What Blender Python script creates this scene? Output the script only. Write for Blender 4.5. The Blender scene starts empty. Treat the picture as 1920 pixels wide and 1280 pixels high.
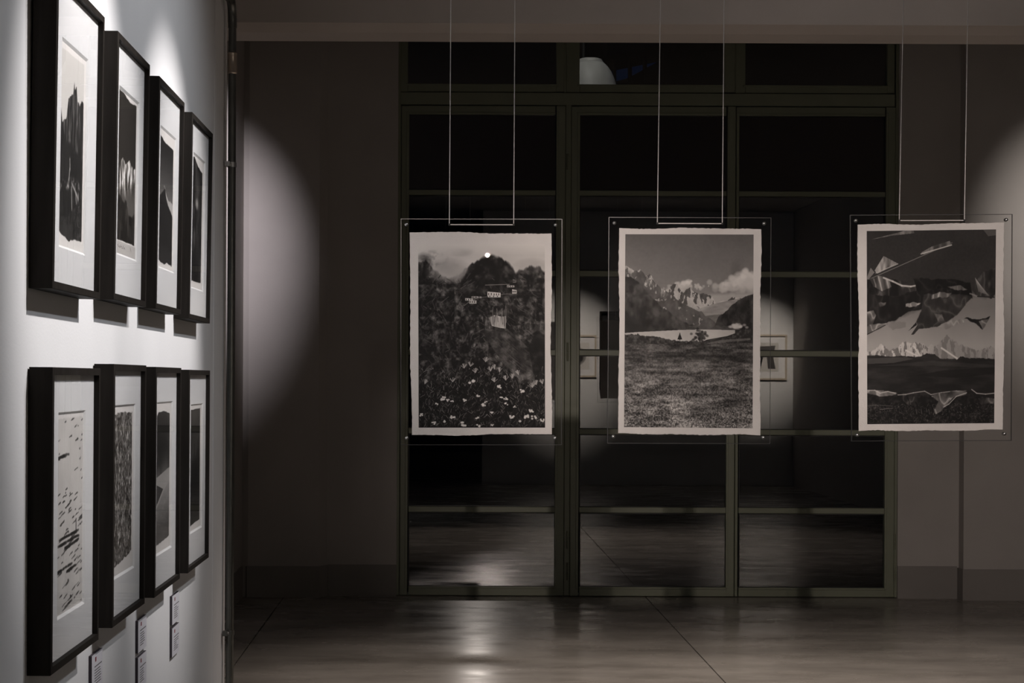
import bpy, bmesh, math, random
import numpy as np
from mathutils import Matrix, Vector, Euler

random.seed(7)
SC = bpy.context.scene
COL = SC.collection

# ------------------------------------------------------------------ camera
F, CU, CV, EYE, ROLL = 3250.0, 830.0, 710.0, 1.5, 0.0045
cam = bpy.data.cameras.new('camera')
cam.sensor_fit = 'HORIZONTAL'
cam.sensor_width = 36.0
cam.lens = F * 36.0 / 1920.0
cam.shift_x = (960 - CU) / 1920.0
cam.shift_y = (CV - 640) / 1920.0
cam.clip_start = 0.05
cam.clip_end = 200
co = bpy.data.objects.new('camera', cam)
COL.objects.link(co)
co.matrix_world = Matrix.Translation((0, 0, EYE)) @ Matrix.Rotation(math.pi / 2, 4, 'X') @ Matrix.Rotation(ROLL, 4, 'Z')
SC.camera = co

# ------------------------------------------------------------------ world: clear night sky
w = bpy.data.worlds.new('night')
SC.world = w
w.use_nodes = True
w.node_tree.nodes['Background'].inputs[0].default_value = (0.05, 0.22, 0.8, 1)
w.node_tree.nodes['Background'].inputs[1].default_value = 0.016

SC.view_settings.view_transform = 'Standard'
SC.view_settings.look = 'None'
SC.view_settings.gamma = 1.0
SC.view_settings.use_curve_mapping = False
SC.view_settings.exposure = 0.0
SC.cycles.max_bounces = 10
SC.cycles.diffuse_bounces = 4
SC.cycles.glossy_bounces = 6
SC.cycles.transparent_max_bounces = 32
SC.cycles.sample_clamp_indirect = 20.0
SC.cycles.caustics_reflective = True
SC.cycles.use_denoising = True

# ------------------------------------------------------------------ lamps of the gallery (ceiling spotlights), plus added lights
def spot(name, loc, target, watts, half_deg, blend, color=(1, 1, 1), radius=0.03):
    l = bpy.data.lights.new(name, 'SPOT')
    l.energy = watts
    l.spot_size = math.radians(2 * half_deg)
    l.spot_blend = blend
    l.color = color
    l.shadow_soft_size = radius
    o = bpy.data.objects.new(name, l)
    COL.objects.link(o)
    o.location = loc
    d = Vector(target) - Vector(loc)
    o.rotation_euler = d.to_track_quat('-Z', 'Y').to_euler()
    return o

COOL = (0.93, 0.96, 1.0)
WARM = (1.0, 0.86, 0.78)
NEUT = (1.0, 0.95, 0.93)
# wall washers for the framed prints, and an added cool fill that brightens the same wall
spot('spotlight', (0.84, 4.30, 3.60), (-0.91, 4.34, 1.96), 350, 19.3, 0.75, NEUT)
spot('spotlight', (0.84, 5.60, 3.60), (-0.91, 5.72, 1.78), 330, 19, 0.75, NEUT)
spot('spotlight', (1.30, 5.00, 3.70), (-0.91, 5.0, 1.8), 95, 44, 0.8, (0.92, 0.95, 1.0), 0.06)
# flood lamp under the ceiling in front of the beam
spot('floodlight', (2.00, 6.95, 3.72), (2.0, 9.0, 2.9), 4.0, 85, 0.5, NEUT, 0.12)
# one lamp for each hanging panel, and a low one that glints in the first
spot('spotlight', (0.33, 0.30, 2.42), (0.15, 6.60, 1.75), 22, 7, 0.6, WARM, 0.013)
spot('spotlight', (-0.45, 0.50, 3.00), (0.26, 6.60, 1.80), 340, 7.8, 1.0, WARM, 0.03)
spot('spotlight', (0.60, 0.50, 3.00), (0.96, 6.60, 1.66), 540, 9.5, 0.9, WARM, 0.03)
spot('spotlight', (1.65, 0.50, 3.00), (2.35, 6.60, 1.66), 560, 10.5, 0.8, WARM, 0.03)
# floor pools in front of the doors
spot('spotlight', (0.70, 7.00, 3.80), (0.70, 7.95, 0.0), 440, 33, 0.9, WARM, 0.04)
spot('spotlight', (2.60, 7.00, 3.80), (2.60, 8.05, 0.0), 350, 34, 0.9, WARM, 0.04)
# scallops on the back wall
spot('spotlight', (-1.20, 9.0, 3.75), (-1.95, 11.9, 2.30), 470, 20.5, 1.0, (1.0, 0.93, 1.0))
spot('spotlight', (3.90, 9.0, 3.75), (4.60, 11.9, 2.40), 320, 20, 1.0, (1.0, 0.92, 0.86))
# lamps for the pictures on the rear wall
spot('spotlight', (1.80, 2.20, 3.70), (1.75, -0.7, 1.80), 920, 17, 0.9, (1.0, 0.88, 0.76))
spot('spotlight', (4.40, 2.20, 3.70), (4.45, -0.7, 1.84), 1000, 15, 0.9, (1.0, 0.88, 0.76))
# added unseen light across the court, puts the bright streak on the floor
spot('added_streak_light', (0.42, 20.6, 2.45), (0.42, 9.0, -0.1), 34, 11, 0.4, (1.0, 0.90, 0.82), 0.10)

# ------------------------------------------------------------------ helpers
def P(u, v, y):
    du, dv = u - CU, v - CV
    du, dv = du + ROLL * dv, dv - ROLL * du
    return Vector((du * y / F, y, EYE - dv * y / F))

def RX(u0, v0, u1, v1, y):
    """x0, x1, z0 (low), z1 (high) of an upright rectangle seen between two corners at depth y"""
    um, vm = (u0 + u1) / 2, (v0 + v1) / 2
    return P(u0, vm, y).x, P(u1, vm, y).x, P(um, v1, y).z, P(um, v0, y).z

class MB:
    def __init__(s):
        s.v, s.f, s.mi, s.uv = [], [], [], {}
    def add(s, verts, faces, mi=0):
        b = len(s.v)
        s.v += [tuple(p) for p in verts]
        for f in faces:
            s.f.append(tuple(i + b for i in f))
            s.mi.append(mi)
        return s
    def box(s, x0, x1, y0, y1, z0, z1, mi=0):
        vs = [(x, y, z) for z in (z0, z1) for y in (y0, y1) for x in (x0, x1)]
        return s.add(vs, [(0, 2, 3, 1), (4, 5, 7, 6), (0, 1, 5, 4), (2, 6, 7, 3), (0, 4, 6, 2), (1, 3, 7, 5)], mi)
    def cbox(s, x0, x1, y0, y1, z0, z1, c=0.002, mi=0):
        bm = bmesh.new()
        bmesh.ops.create_cube(bm, size=1)
        for v in bm.verts:
            v.co = Vector((x0 + (v.co.x + .5) * (x1 - x0), y0 + (v.co.y + .5) * (y1 - y0), z0 + (v.co.z + .5) * (z1 - z0)))
        bmesh.ops.bevel(bm, geom=bm.edges[:], offset=c, segments=1, affect='EDGES')
        bm.verts.index_update()
        s.add([v.co[:] for v in bm.verts], [tuple(v.index for v in f.verts) for f in bm.faces], mi)
        bm.free()
        return s
    def prism(s, pts, axis, a0, a1, mi=0):
        """closed polygon (2-D points) extruded along an axis; the other two axes follow in x,y,z order"""
        n = len(pts)
        def mk(p, a):
            q = list(p)
            q.insert(axis, a)
            return tuple(q)
        vs = [mk(p, a0) for p in pts] + [mk(p, a1) for p in pts]
        fs = [tuple(range(n - 1, -1, -1)), tuple(range(n, 2 * n))]
        fs += [(i, (i + 1) % n, n + (i + 1) % n, n + i) for i in range(n)]
        return s.add(vs, fs, mi)
    def tube(s, pts, r, n=12, cap=True, mi=0):
        pts = [Vector(p) for p in pts]
        rs = r if isinstance(r, (list, tuple)) else [r] * len(pts)
        vs, fs = [], []
        ref = None
        for i, p in enumerate(pts):
            t = (pts[min(i + 1, len(pts) - 1)] - pts[max(i - 1, 0)]).normalized()
            if ref is None:
                ref = t.orthogonal().normalized()
            ref = (ref - t * ref.dot(t)).normalized()
            b = t.cross(ref)
            for k in range(n):
                a = 2 * math.pi * k / n
                vs.append(p + (ref * math.cos(a) + b * math.sin(a)) * rs[i])
        for i in range(len(pts) - 1):
            for k in range(n):
                k2 = (k + 1) % n
                fs.append((i * n + k, i * n + k2, (i + 1) * n + k2, (i + 1) * n + k))
        if cap:
            fs.append(tuple(range(n - 1, -1, -1)))
            m = (len(pts) - 1) * n
            fs.append(tuple(m + k for k in range(n)))
        return s.add(vs, fs, mi)
    def lathe(s, prof, n=32, o=(0, 0, 0), axis='z', mi=0):
        vs, fs = [], []
        for (r, h) in prof:
            for k in range(n):
                a = 2 * math.pi * k / n
                c, d = r * math.cos(a), r * math.sin(a)
                q = {'z': (c, d, h), 'y': (c, h, d), 'x': (h, c, d)}[axis]
                vs.append((o[0] + q[0], o[1] + q[1], o[2] + q[2]))
        for i in range(len(prof) - 1):
            for k in range(n):
                k2 = (k + 1) % n
                fs.append((i * n + k, i * n + k2, (i + 1) * n + k2, (i + 1) * n + k))
        return s.add(vs, fs, mi)
    def build(s, name, mats, parent=None, smooth=False, uvs=None):
        me = bpy.data.meshes.new(name)
        me.from_pydata(s.v, [], s.f)
        mats = mats if isinstance(mats, (list, tuple)) else [mats]
        for m in mats:
            me.materials.append(m)
        if len(mats) > 1:
            me.polygons.foreach_set('material_index', s.mi)
        if uvs is not None:
            l = me.uv_layers.new(name='uv')
            for lp in me.loops:
                l.data[lp.index].uv = uvs[lp.vertex_index]
        bm = bmesh.new()
        bm.from_mesh(me)
        if uvs is None:
            bmesh.ops.recalc_face_normals(bm, faces=bm.faces[:])
        if smooth:
            for f in bm.faces:
                f.smooth = True
            for e in bm.edges:
                if len(e.link_faces) == 2 and e.calc_face_angle(0) > 0.7:
                    e.smooth = False
        bm.to_mesh(me)
        bm.free()
        o = bpy.data.objects.new(name, me)
        COL.objects.link(o)
        if parent is not None:
            o.parent = parent
        return o

def tag(o, label=None, cat=None, group=None, kind=None):
    if label: o['label'] = label
    if cat: o['category'] = cat
    if group: o['group'] = group
    if kind: o['kind'] = kind
    return o

def empty(name, loc, rot=(0, 0, 0)):
    o = bpy.data.objects.new(name, None)
    o.empty_display_size = 0.1
    COL.objects.link(o)
    o.location = loc
    o.rotation_euler = rot
    return o

# ------------------------------------------------------------------ materials
def mat(name, color, rough=0.6, metal=0.0, spec=0.5, noise=0.0, nscale=20.0, bump=0.0, bscale=60.0, stretch=(1, 1, 1)):
    m = bpy.data.materials.new(name)
    m.use_nodes = True
    nt = m.node_tree
    b = nt.nodes['Principled BSDF']
    b.inputs['Roughness'].default_value = rough
    b.inputs['Metallic'].default_value = metal
    b.inputs['Specular IOR Level'].default_value = spec
    b.inputs['Base Color'].default_value = (*color, 1)
    tc = nt.nodes.new('ShaderNodeTexCoord')
    mp = nt.nodes.new('ShaderNodeMapping')
    mp.inputs['Scale'].default_value = stretch
    nt.links.new(tc.outputs['Object'], mp.inputs[0])
    if noise > 0:
        n = nt.nodes.new('ShaderNodeTexNoise')
        n.inputs['Scale'].default_value = nscale
        n.inputs['Detail'].default_value = 6
        nt.links.new(mp.outputs[0], n.inputs['Vector'])
        r = nt.nodes.new('ShaderNodeValToRGB')
        r.color_ramp.elements[0].position = 0.3
        r.color_ramp.elements[1].position = 0.7
        r.color_ramp.elements[0].color = (*[c * (1 - noise) for c in color], 1)
        r.color_ramp.elements[1].color = (*[min(1, c * (1 + noise)) for c in color], 1)
        nt.links.new(n.outputs['Fac'], r.inputs[0])
        nt.links.new(r.outputs[0], b.inputs['Base Color'])
    if bump > 0:
        n2 = nt.nodes.new('ShaderNodeTexNoise')
        n2.inputs['Scale'].default_value = bscale
        n2.inputs['Detail'].default_value = 5
        nt.links.new(mp.outputs[0], n2.inputs['Vector'])
        bp = nt.nodes.new('ShaderNodeBump')
        bp.inputs['Strength'].default_value = bump
        bp.inputs['Distance'].default_value = 0.01
        nt.links.new(n2.outputs['Fac'], bp.inputs['Height'])
        nt.links.new(bp.outputs[0], b.inputs['Normal'])
    return m

def glass_mat(name, tint=(1, 1, 1), ior=1.5):
    m = bpy.data.materials.new(name)
    m.use_nodes = True
    nt = m.node_tree
    nt.nodes.remove(nt.nodes['Principled BSDF'])
    out = nt.nodes['Material Output']
    fr = nt.nodes.new('ShaderNodeFresnel')
    fr.inputs['IOR'].default_value = ior
    t = nt.nodes.new('ShaderNodeBsdfTransparent')
    t.inputs[0].default_value = (*tint, 1)
    g = nt.nodes.new('ShaderNodeBsdfGlossy')
    g.inputs['Roughness'].default_value = 0.0
    # the fresnel of a back-facing side would see total reflection: use geometry normal facing
    mx = nt.nodes.new('ShaderNodeMixShader')
    geo = nt.nodes.new('ShaderNodeNewGeometry')
    mul = nt.nodes.new('ShaderNodeMath')
    mul.operation = 'MULTIPLY'
    inv = nt.nodes.new('ShaderNodeMath')
    inv.operation = 'SUBTRACT'
    inv.inputs[0].default_value = 1.0
    nt.links.new(geo.outputs['Backfacing'], inv.inputs[1])
    nt.links.new(fr.outputs[0], mul.inputs[0])
    nt.links.new(inv.outputs[0], mul.inputs[1])
    nt.links.new(mul.outputs[0], mx.inputs[0])
    nt.links.new(t.outputs[0], mx.inputs[1])
    nt.links.new(g.outputs[0], mx.inputs[2])
    nt.links.new(mx.outputs[0], out.inputs[0])
    return m

M = {}
M['white_wall'] = mat('white_wall_paint', (0.78, 0.78, 0.79), 0.85, noise=0.02, nscale=3, bump=0.06, bscale=160)
M['grey_plaster'] = mat('grey_plaster', (0.38, 0.355, 0.335), 0.8, noise=0.05, nscale=2.2, bump=0.08, bscale=90)
M['plinth'] = mat('plinth_paint', (0.22, 0.203, 0.19), 0.7, noise=0.06, nscale=3)
M['beam'] = mat('beam_plaster', (0.56, 0.50, 0.46), 0.8, noise=0.05, nscale=2, bump=0.1, bscale=25)
M['ceiling'] = mat('ceiling_paint', (0.35, 0.33, 0.31), 0.9, noise=0.03)
M['door_green'] = mat('olive_green_steel_paint', (0.17, 0.182, 0.128), 0.45, noise=0.04, nscale=6)
M['hinge'] = mat('hinge_steel_paint', (0.16, 0.17, 0.12), 0.4, noise=0.05)
M['gasket'] = mat('black_gasket', (0.012, 0.012, 0.012), 0.6)
M['black_frame'] = mat('black_stained_wood', (0.020, 0.0175, 0.0155), 0.55, spec=0.04, noise=0.25, nscale=40, stretch=(1, 1, 0.1), bump=0.05, bscale=90)
M['mat_board'] = mat('white_mat_board', (0.80, 0.80, 0.81), 0.8, noise=0.01, nscale=60)
M['mat_core'] = mat('mat_board_core', (0.9, 0.9, 0.9), 0.8, noise=0.01, nscale=60)
M['backing'] = mat('frame_backing', (0.10, 0.08, 0.06), 0.8, noise=0.1)
M['paper'] = mat('rag_paper', (0.74, 0.71, 0.69), 0.85, noise=0.03, nscale=14, bump=0.15, bscale=220)
M['glass'] = glass_mat('picture_glass')
M['acrylic'] = glass_mat('acrylic', ior=1.2)
M['pane'] = glass_mat('window_glass', (0.90, 0.90, 0.90), 2.0)
M['acrylic_edge'] = mat('acrylic_polished_edge', (0.02, 0.02, 0.022), 0.3, noise=0.1)
M['steel'] = mat('polished_steel', (0.6, 0.6, 0.6), 0.28, 1.0, noise=0.05)
M['cable'] = mat('white_nylon_cord', (0.80, 0.76, 0.74), 0.5, noise=0.05, nscale=100)
M['conduit'] = mat('galvanised_conduit', (0.17, 0.175, 0.165), 0.3, 1.0, noise=0.12, nscale=14, bump=0.02)
M['coupling'] = mat('brass_grey_coupling', (0.50, 0.43, 0.36), 0.3, 1.0, noise=0.1)
M['card'] = mat('caption_card_white', (0.70, 0.69, 0.74), 0.7, noise=0.01)
M['card_side'] = mat('caption_card_foam', (0.05, 0.04, 0.05), 0.8, noise=0.05)
M['ink'] = mat('caption_ink', (0.10, 0.095, 0.10), 0.8, noise=0.05)
M['red_ink'] = mat('caption_red_ink', (0.22, 0.02, 0.03), 0.7, noise=0.05)
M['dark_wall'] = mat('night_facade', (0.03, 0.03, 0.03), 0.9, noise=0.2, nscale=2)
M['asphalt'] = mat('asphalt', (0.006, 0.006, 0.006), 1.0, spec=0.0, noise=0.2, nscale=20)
M['shade'] = mat('enamel_shade', (0.62, 0.62, 0.58), 0.45, noise=0.06, nscale=9, stretch=(1, 1, 0.15))
M['pale_wood'] = mat('pale_wood_frame', (0.55, 0.47, 0.38), 0.5, noise=0.12, nscale=12, stretch=(1, 1, 0.1))

def concrete():
    m = mat('polished_concrete', (0.26, 0.245, 0.225), 0.25)
    nt = m.node_tree
    b = nt.nodes['Principled BSDF']
    b.inputs['Specular IOR Level'].default_value = 0.42
    tc = nt.nodes.new('ShaderNodeTexCoord')
    mp = nt.nodes.new('ShaderNodeMapping')
    mp.inputs['Scale'].default_value = (0.7, 1.6, 1)
    nt.links.new(tc.outputs['Object'], mp.inputs[0])
    n = nt.nodes.new('ShaderNodeTexNoise')
    n.inputs['Scale'].default_value = 1.6
    n.inputs['Detail'].default_value = 9
    n.inputs['Roughness'].default_value = 0.62
    nt.links.new(mp.outputs[0], n.inputs['Vector'])
    r = nt.nodes.new('ShaderNodeValToRGB')
    r.color_ramp.elements[0].position = 0.32
    r.color_ramp.elements[1].position = 0.68
    r.color_ramp.elements[0].color = (0.175, 0.162, 0.142, 1)
    r.color_ramp.elements[1].color = (0.355, 0.332, 0.298, 1)
    nt.links.new(n.outputs['Fac'], r.inputs[0])
    nt.links.new(r.outputs[0], b.inputs['Base Color'])
    n2 = nt.nodes.new('ShaderNodeTexNoise')
    n2.inputs['Scale'].default_value = 2.6
    n2.inputs['Detail'].default_value = 7
    nt.links.new(mp.outputs[0], n2.inputs['Vector'])
    r2 = nt.nodes.new('ShaderNodeMapRange')
    r2.inputs['From Min'].default_value = 0.3
    r2.inputs['From Max'].default_value = 0.7
    r2.inputs['To Min'].default_value = 0.16
    r2.inputs['To Max'].default_value = 0.33
    nt.links.new(n2.outputs['Fac'], r2.inputs['Value'])
    nt.links.new(r2.outputs[0], b.inputs['Roughness'])
    n3 = nt.nodes.new('ShaderNodeTexNoise')
    n3.inputs['Scale'].default_value = 7
    n3.inputs['Detail'].default_value = 4
    nt.links.new(mp.outputs[0], n3.inputs['Vector'])
    bp = nt.nodes.new('ShaderNodeBump')
    bp.inputs['Strength'].default_value = 0.05
    bp.inputs['Distance'].default_value = 0.01
    nt.links.new(n3.outputs['Fac'], bp.inputs['Height'])
    nt.links.new(bp.outputs[0], b.inputs['Normal'])
    return m
M['concrete'] = concrete()
M['joint'] = mat('dark_joint_filler', (0.015, 0.014, 0.013), 0.8, noise=0.1)

# ------------------------------------------------------------------ painted photographs (monochrome prints, computed here)
def vnoise(h, w_, cy, cx, rng):
    g = rng.random((int(cy) + 3, int(cx) + 3))
    y = np.linspace(0, cy, h, endpoint=False)
    x = np.linspace(0, cx, w_, endpoint=False)
    yi, xi = y.astype(int), x.astype(int)
    fy, fx = y - yi, x - xi
    fy, fx = fy * fy * (3 - 2 * fy), fx * fx * (3 - 2 * fx)
    a = g[yi][:, xi]; b = g[yi][:, xi + 1]; c = g[yi + 1][:, xi]; d = g[yi + 1][:, xi + 1]
    return (a * (1 - fx) + b * fx) * (1 - fy)[:, None] + (c * (1 - fx) + d * fx) * fy[:, None]

def fbm(h, w_, cy, cx, octv, seed, gain=0.55):
    rng = np.random.default_rng(seed)
    s = np.zeros((h, w_)); a = 1.0; t = 0
    for k in range(octv):
        s += a * vnoise(h, w_, cy, cx, rng)
        t += a; a *= gain; cy *= 2; cx *= 2
    s /= t
    return np.clip((s - 0.5) * 1.7 + 0.5, 0, 1)

class Pic:
    def __init__(s, w_, h, seed, base=0.9):
        s.w, s.h, s.seed = w_, h, seed
        s.V, s.U = np.mgrid[0:h, 0:w_]
        s.U = (s.U + 0.5) / w_
        s.V = (s.V + 0.5) / h
        s.a = np.full((h, w_), float(base))
    def n(s, cy, cx, o=5, k=0, gain=0.55):
        return fbm(s.h, s.w, cy, cx, o, s.seed * 131 + k, gain)
    def line(s, pts, jag=0.0, k=0, freq=12):
        pts = sorted(pts)
        l = np.interp(s.U[0], [p[0] for p in pts], [p[1] for p in pts])
        if jag:
            l = l + jag * (fbm(1, s.w, 1, freq, 6, s.seed * 77 + k)[0] - 0.5) * 2
        return s.V - l[None, :]
    def put(s, mask, tone):
        mask = np.clip(mask, 0, 1)
        s.a = s.a * (1 - mask) + tone * mask
    def below(s, d, soft=0.003):
        return np.clip(d / soft + 0.5, 0, 1)
    def ell(s, u, v, ru, rv, soft=0.3):
        d = ((s.U - u) / ru) ** 2 + ((s.V - v) / rv) ** 2
        return np.clip((1 - d) / soft, 0, 1)
    def poly(s, pts):
        m = np.zeros((s.h, s.w), bool)
        n = len(pts)
        for i in range(n):
            (x0, y0), (x1, y1) = pts[i], pts[(i + 1) % n]
            if y0 == y1: continue
            c = ((s.V >= min(y0, y1)) & (s.V < max(y0, y1)) & (s.U < x0 + (s.V - y0) * (x1 - x0) / (y1 - y0)))
            m ^= c
        return m.astype(float)
    def stroke(s, p, q, wd, soft=0.5):
        a = s.h / s.w
        px, py, qx, qy = p[0], p[1] * a, q[0], q[1] * a
        dx, dy = qx - px, qy - py
        L = dx * dx + dy * dy + 1e-9
        # only touch the bounding box: strokes are many
        x0 = max(0, int((min(px, qx) - 2 * wd) * s.w)); x1 = min(s.w, int((max(px, qx) + 2 * wd) * s.w) + 2)
        y0 = max(0, int((min(py, qy) - 2 * wd) / a * s.h)); y1 = min(s.h, int((max(py, qy) + 2 * wd) / a * s.h) + 2)
        if x0 >= x1 or y0 >= y1: return None
        X = s.U[y0:y1, x0:x1]; Y = s.V[y0:y1, x0:x1] * a
        t = np.clip(((X - px) * dx + (Y - py) * dy) / L, 0, 1)
        d = np.hypot(X - px - t * dx, Y - py - t * dy)
        return (slice(y0, y1), slice(x0, x1)), np.clip((wd - d) / (wd * soft), 0, 1)
    def draw(s, p, q, wd, tone, al=1.0, soft=0.5):
        r = s.stroke(p, q, wd, soft)
        if r is None: return
        sl, m = r
        s.a[sl] = s.a[sl] * (1 - m * al) + tone * m * al

def pic_cliff():
    p = Pic(440, 640, 1)
    rng = np.random.default_rng(5)
    cl = p.n(9, 4, 6, 1)
    p.a = 0.86 - 0.07 * cl - 0.08 * p.V
    # drifting dark cloud upper left
    p.put(p.ell(0.11, 0.085, 0.14, 0.06, 0.9) * np.clip((p.n(14, 8, 6, 2) - 0.35) * 2.6, 0, 1), 0.33)
    p.put(p.ell(0.33, 0.04, 0.12, 0.03, 0.9) * p.n(14, 8, 5, 3) * 0.45, 0.5)
    ridge = p.line([(0, .10), (.06, .085), (.12, .13), (.18, .17), (.25, .19), (.31, .165), (.36, .135), (.43, .105), (.5, .072), (.56, .062), (.62, .068), (.68, .09), (.73, .115), (.77, .15), (.83, .14), (.9, .115), (.95, .12), (1, .14)], .013, 1, 26)
    tex = p.n(40, 26, 5, 4)
    strk = p.n(9, 34, 6, 5)
    rock = 0.08 + 0.55 * np.clip(tex - .46, 0, 1) + 0.42 * np.clip(strk - 0.52, 0, 1) + .25 * np.clip(p.n(90, 66, 3, 44) - .58, 0, 1)
    p.put(p.below(ridge, .012), rock)
    # mist
    p.put(np.clip(p.ell(.24, .145, .2, .075, 1.0) * (0.45 + p.n(9, 5, 5, 6)), 0, 1), 0.74 - .08 * cl)
    p.put(np.clip(p.ell(.90, .12, .17, .05, 1.0) * (0.15 + .9 * p.n(9, 5, 5, 7)), 0, .8), 0.62)
    # the summit dome again in front of the mist
    dome = p.line([(0, 1.2), (.3, .6), (.34, .2), (.42, .115), (.5, .078), (.56, .064), (.62, .07), (.68, .09), (.73, .115), (.77, .16), (.82, .22), (1, .5)], .01, 8, 30)
    p.put(p.below(dome, .02) * np.clip((0.32 - p.V) / .1, 0, 1) * .9, 0.09 + 0.36 * np.clip(tex - .35, 0, 1) * np.clip(p.n(14, 22, 5, 9) + .2, 0, 1))
    # faint lit ledges
    for k in range(420):
        u, v = rng.uniform(.0, 1), rng.uniform(.18, .72)
        L = rng.uniform(.02, .08)
        an = rng.choice([-1, 1]) * rng.uniform(.5, 1.3) if u < .5 else rng.uniform(.4, 1.2)
        p.draw((u, v), (u + L * math.cos(an), v + L * math.sin(an) * .66), rng.uniform(.002, .0045), rng.uniform(.05, .5), .55)
    # ledge path with white buildings
    pts = [(.36, .335), (.42, .305), (.48, .29), (.56, .285), (.64, .275), (.7, .27), (.78, .275)]
    for a, b in zip(pts, pts[1:]):
        p.draw(a, b, .004, .5, .7)
    for u, v, a_, b_, t in [(.40, .30, .03, .007, .8), (.43, .313, .028, .01, .75), (.46, .288, .04, .006, .6), (.58, .27, .035, .013, .82), (.62, .272, .03, .012, .85), (.60, .283, .05, .006, .8), (.76, .257, .018, .012, .85), (.73, .228, .03, .006, .7), (.76, .2, .012, .008, .6)]:
        p.put(p.poly([(u - a_, v - b_), (u + a_, v - b_ * .6), (u + a_, v + b_), (u - a_, v + b_)]), t)
        for q in range(3):
            p.draw((u - a_ + a_ * .6 * (q + .5), v - b_ * .2), (u - a_ + a_ * .6 * (q + .5), v + b_ * .4), .004, .15)
    p.draw((.53, .222), (.72, .218), .004, .5)
    # pale rock face with hanging streaks
    face = p.poly([(.56, .40), (.60, .385), (.66, .395), (.695, .39), (.69, .46), (.64, .455), (.58, .445)])
    p.put(face, 0.45 + .45 * p.n(4, 60, 4, 11))
    for k in range(26):
        u = rng.uniform(.5, .7)
        p.draw((u, .33 + rng.uniform(0, .08)), (u + rng.uniform(-.01, .01), .42 + rng.uniform(0, .03)), .003, rng.choice([.1, .55]), .7)
    # big sloping slab, lower middle right
    slab = p.poly([(.5, .47), (.66, .46), (.78, .50), (.86, .56), (.9, .66), (.92, .74), (.8, .74), (.68, .66), (.58, .56)])
    p.put(slab * .75, 0.15 + .55 * np.clip(p.n(26, 16, 6, 12) - .3, 0, 1))
    for k in range(60):
        u, v = rng.uniform(.55, .88), rng.uniform(.46, .7)
        p.draw((u, v), (u + .05, v + .03), .003, .42, .4)
    p.put(p.poly([(.86, .50), (.93, .44), (1, .47), (1, .5), (.95, .47)]) * .4, .4)
    p.put(p.poly([(.87, .56), (.93, .47), (1, .5), (1, .75), (.92, .75)]) * .6, .07)
    # foreground shrubs and flowers
    fg = p.line([(0, .76), (.15, .745), (.3, .72), (.4, .66), (.5, .655), (.62, .69), (.75, .73), (.9, .76), (1, .73)], .03, 13, 20)
    p.put(p.below(fg, .04) * .85, 0.05 + .12 * np.clip(p.n(60, 40, 4, 14) - .4, 0, 1))
    for k in range(900):
        u = rng.uniform(0, 1)
        v = rng.uniform(.68, 1.0)
        an = rng.uniform(-2.6, -.5)
        L = rng.uniform(.008, .035)
        p.draw((u, v), (u + L * math.cos(an), v + L * math.sin(an) * .66), .0028, rng.uniform(.22, .62), .7)
    for u, v in [(.53, .62), (.41, .645), (.36, .655), (.60, .66), (.57, .67), (.64, .675), (.79, .69), (.74, .71), (.69, .72), (.05, .74), (.27, .73), (.93, .745), (.98, .74), (.90, .76), (.6, .73), (.45, .68)]:
        for q in range(8):
            an = -math.pi / 2 + rng.uniform(-1, 1)
            p.draw((u, v + .02), (u + .03 * math.cos(an), v + .02 + .024 * math.sin(an)), .0035, .68, .8)
    for u, v, r in [(.42, .75, .03), (.64, .775, .024), (.82, .8, .026), (.19, .84, .028), (.235, .85, .02), (.265, .855, .016), (.37, .85, .022), (.51, .877, .026), (.53, .86, .014), (.655, .835, .018), (.69, .84, .02), (.69, .87, .018), (.74, .94, .026), (.85, .94, .03), (.91, .945, .026), (.89, .91, .024), (.8, .965, .016), (.27, .94, .024), (.21, .965, .018), (.12, .975, .022), (.02, .93, .02), (.46, .945, .02), (.58, .92, .018), (.14, .87, .016), (.76, .885, .014), (.47, .825, .018), (.35, .98, .03), (.98, .96, .02), (.47, .99, .02), (.58, .985, .015)]:
        for q in range(6):
            p.put(p.ell(u + rng.uniform(-.7, .7) * r, v + rng.uniform(-.3, .3) * r, r * .42, r * .26, .8), .86)
        p.draw((u, v + r * .4), (u - .03, v + .06), .0022, .3, .6)
    # upper edge of the image melts into the paper
    p.put(np.clip((.06 - p.V) / .06, 0, 1), 0.88)
    return p.a

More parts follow.
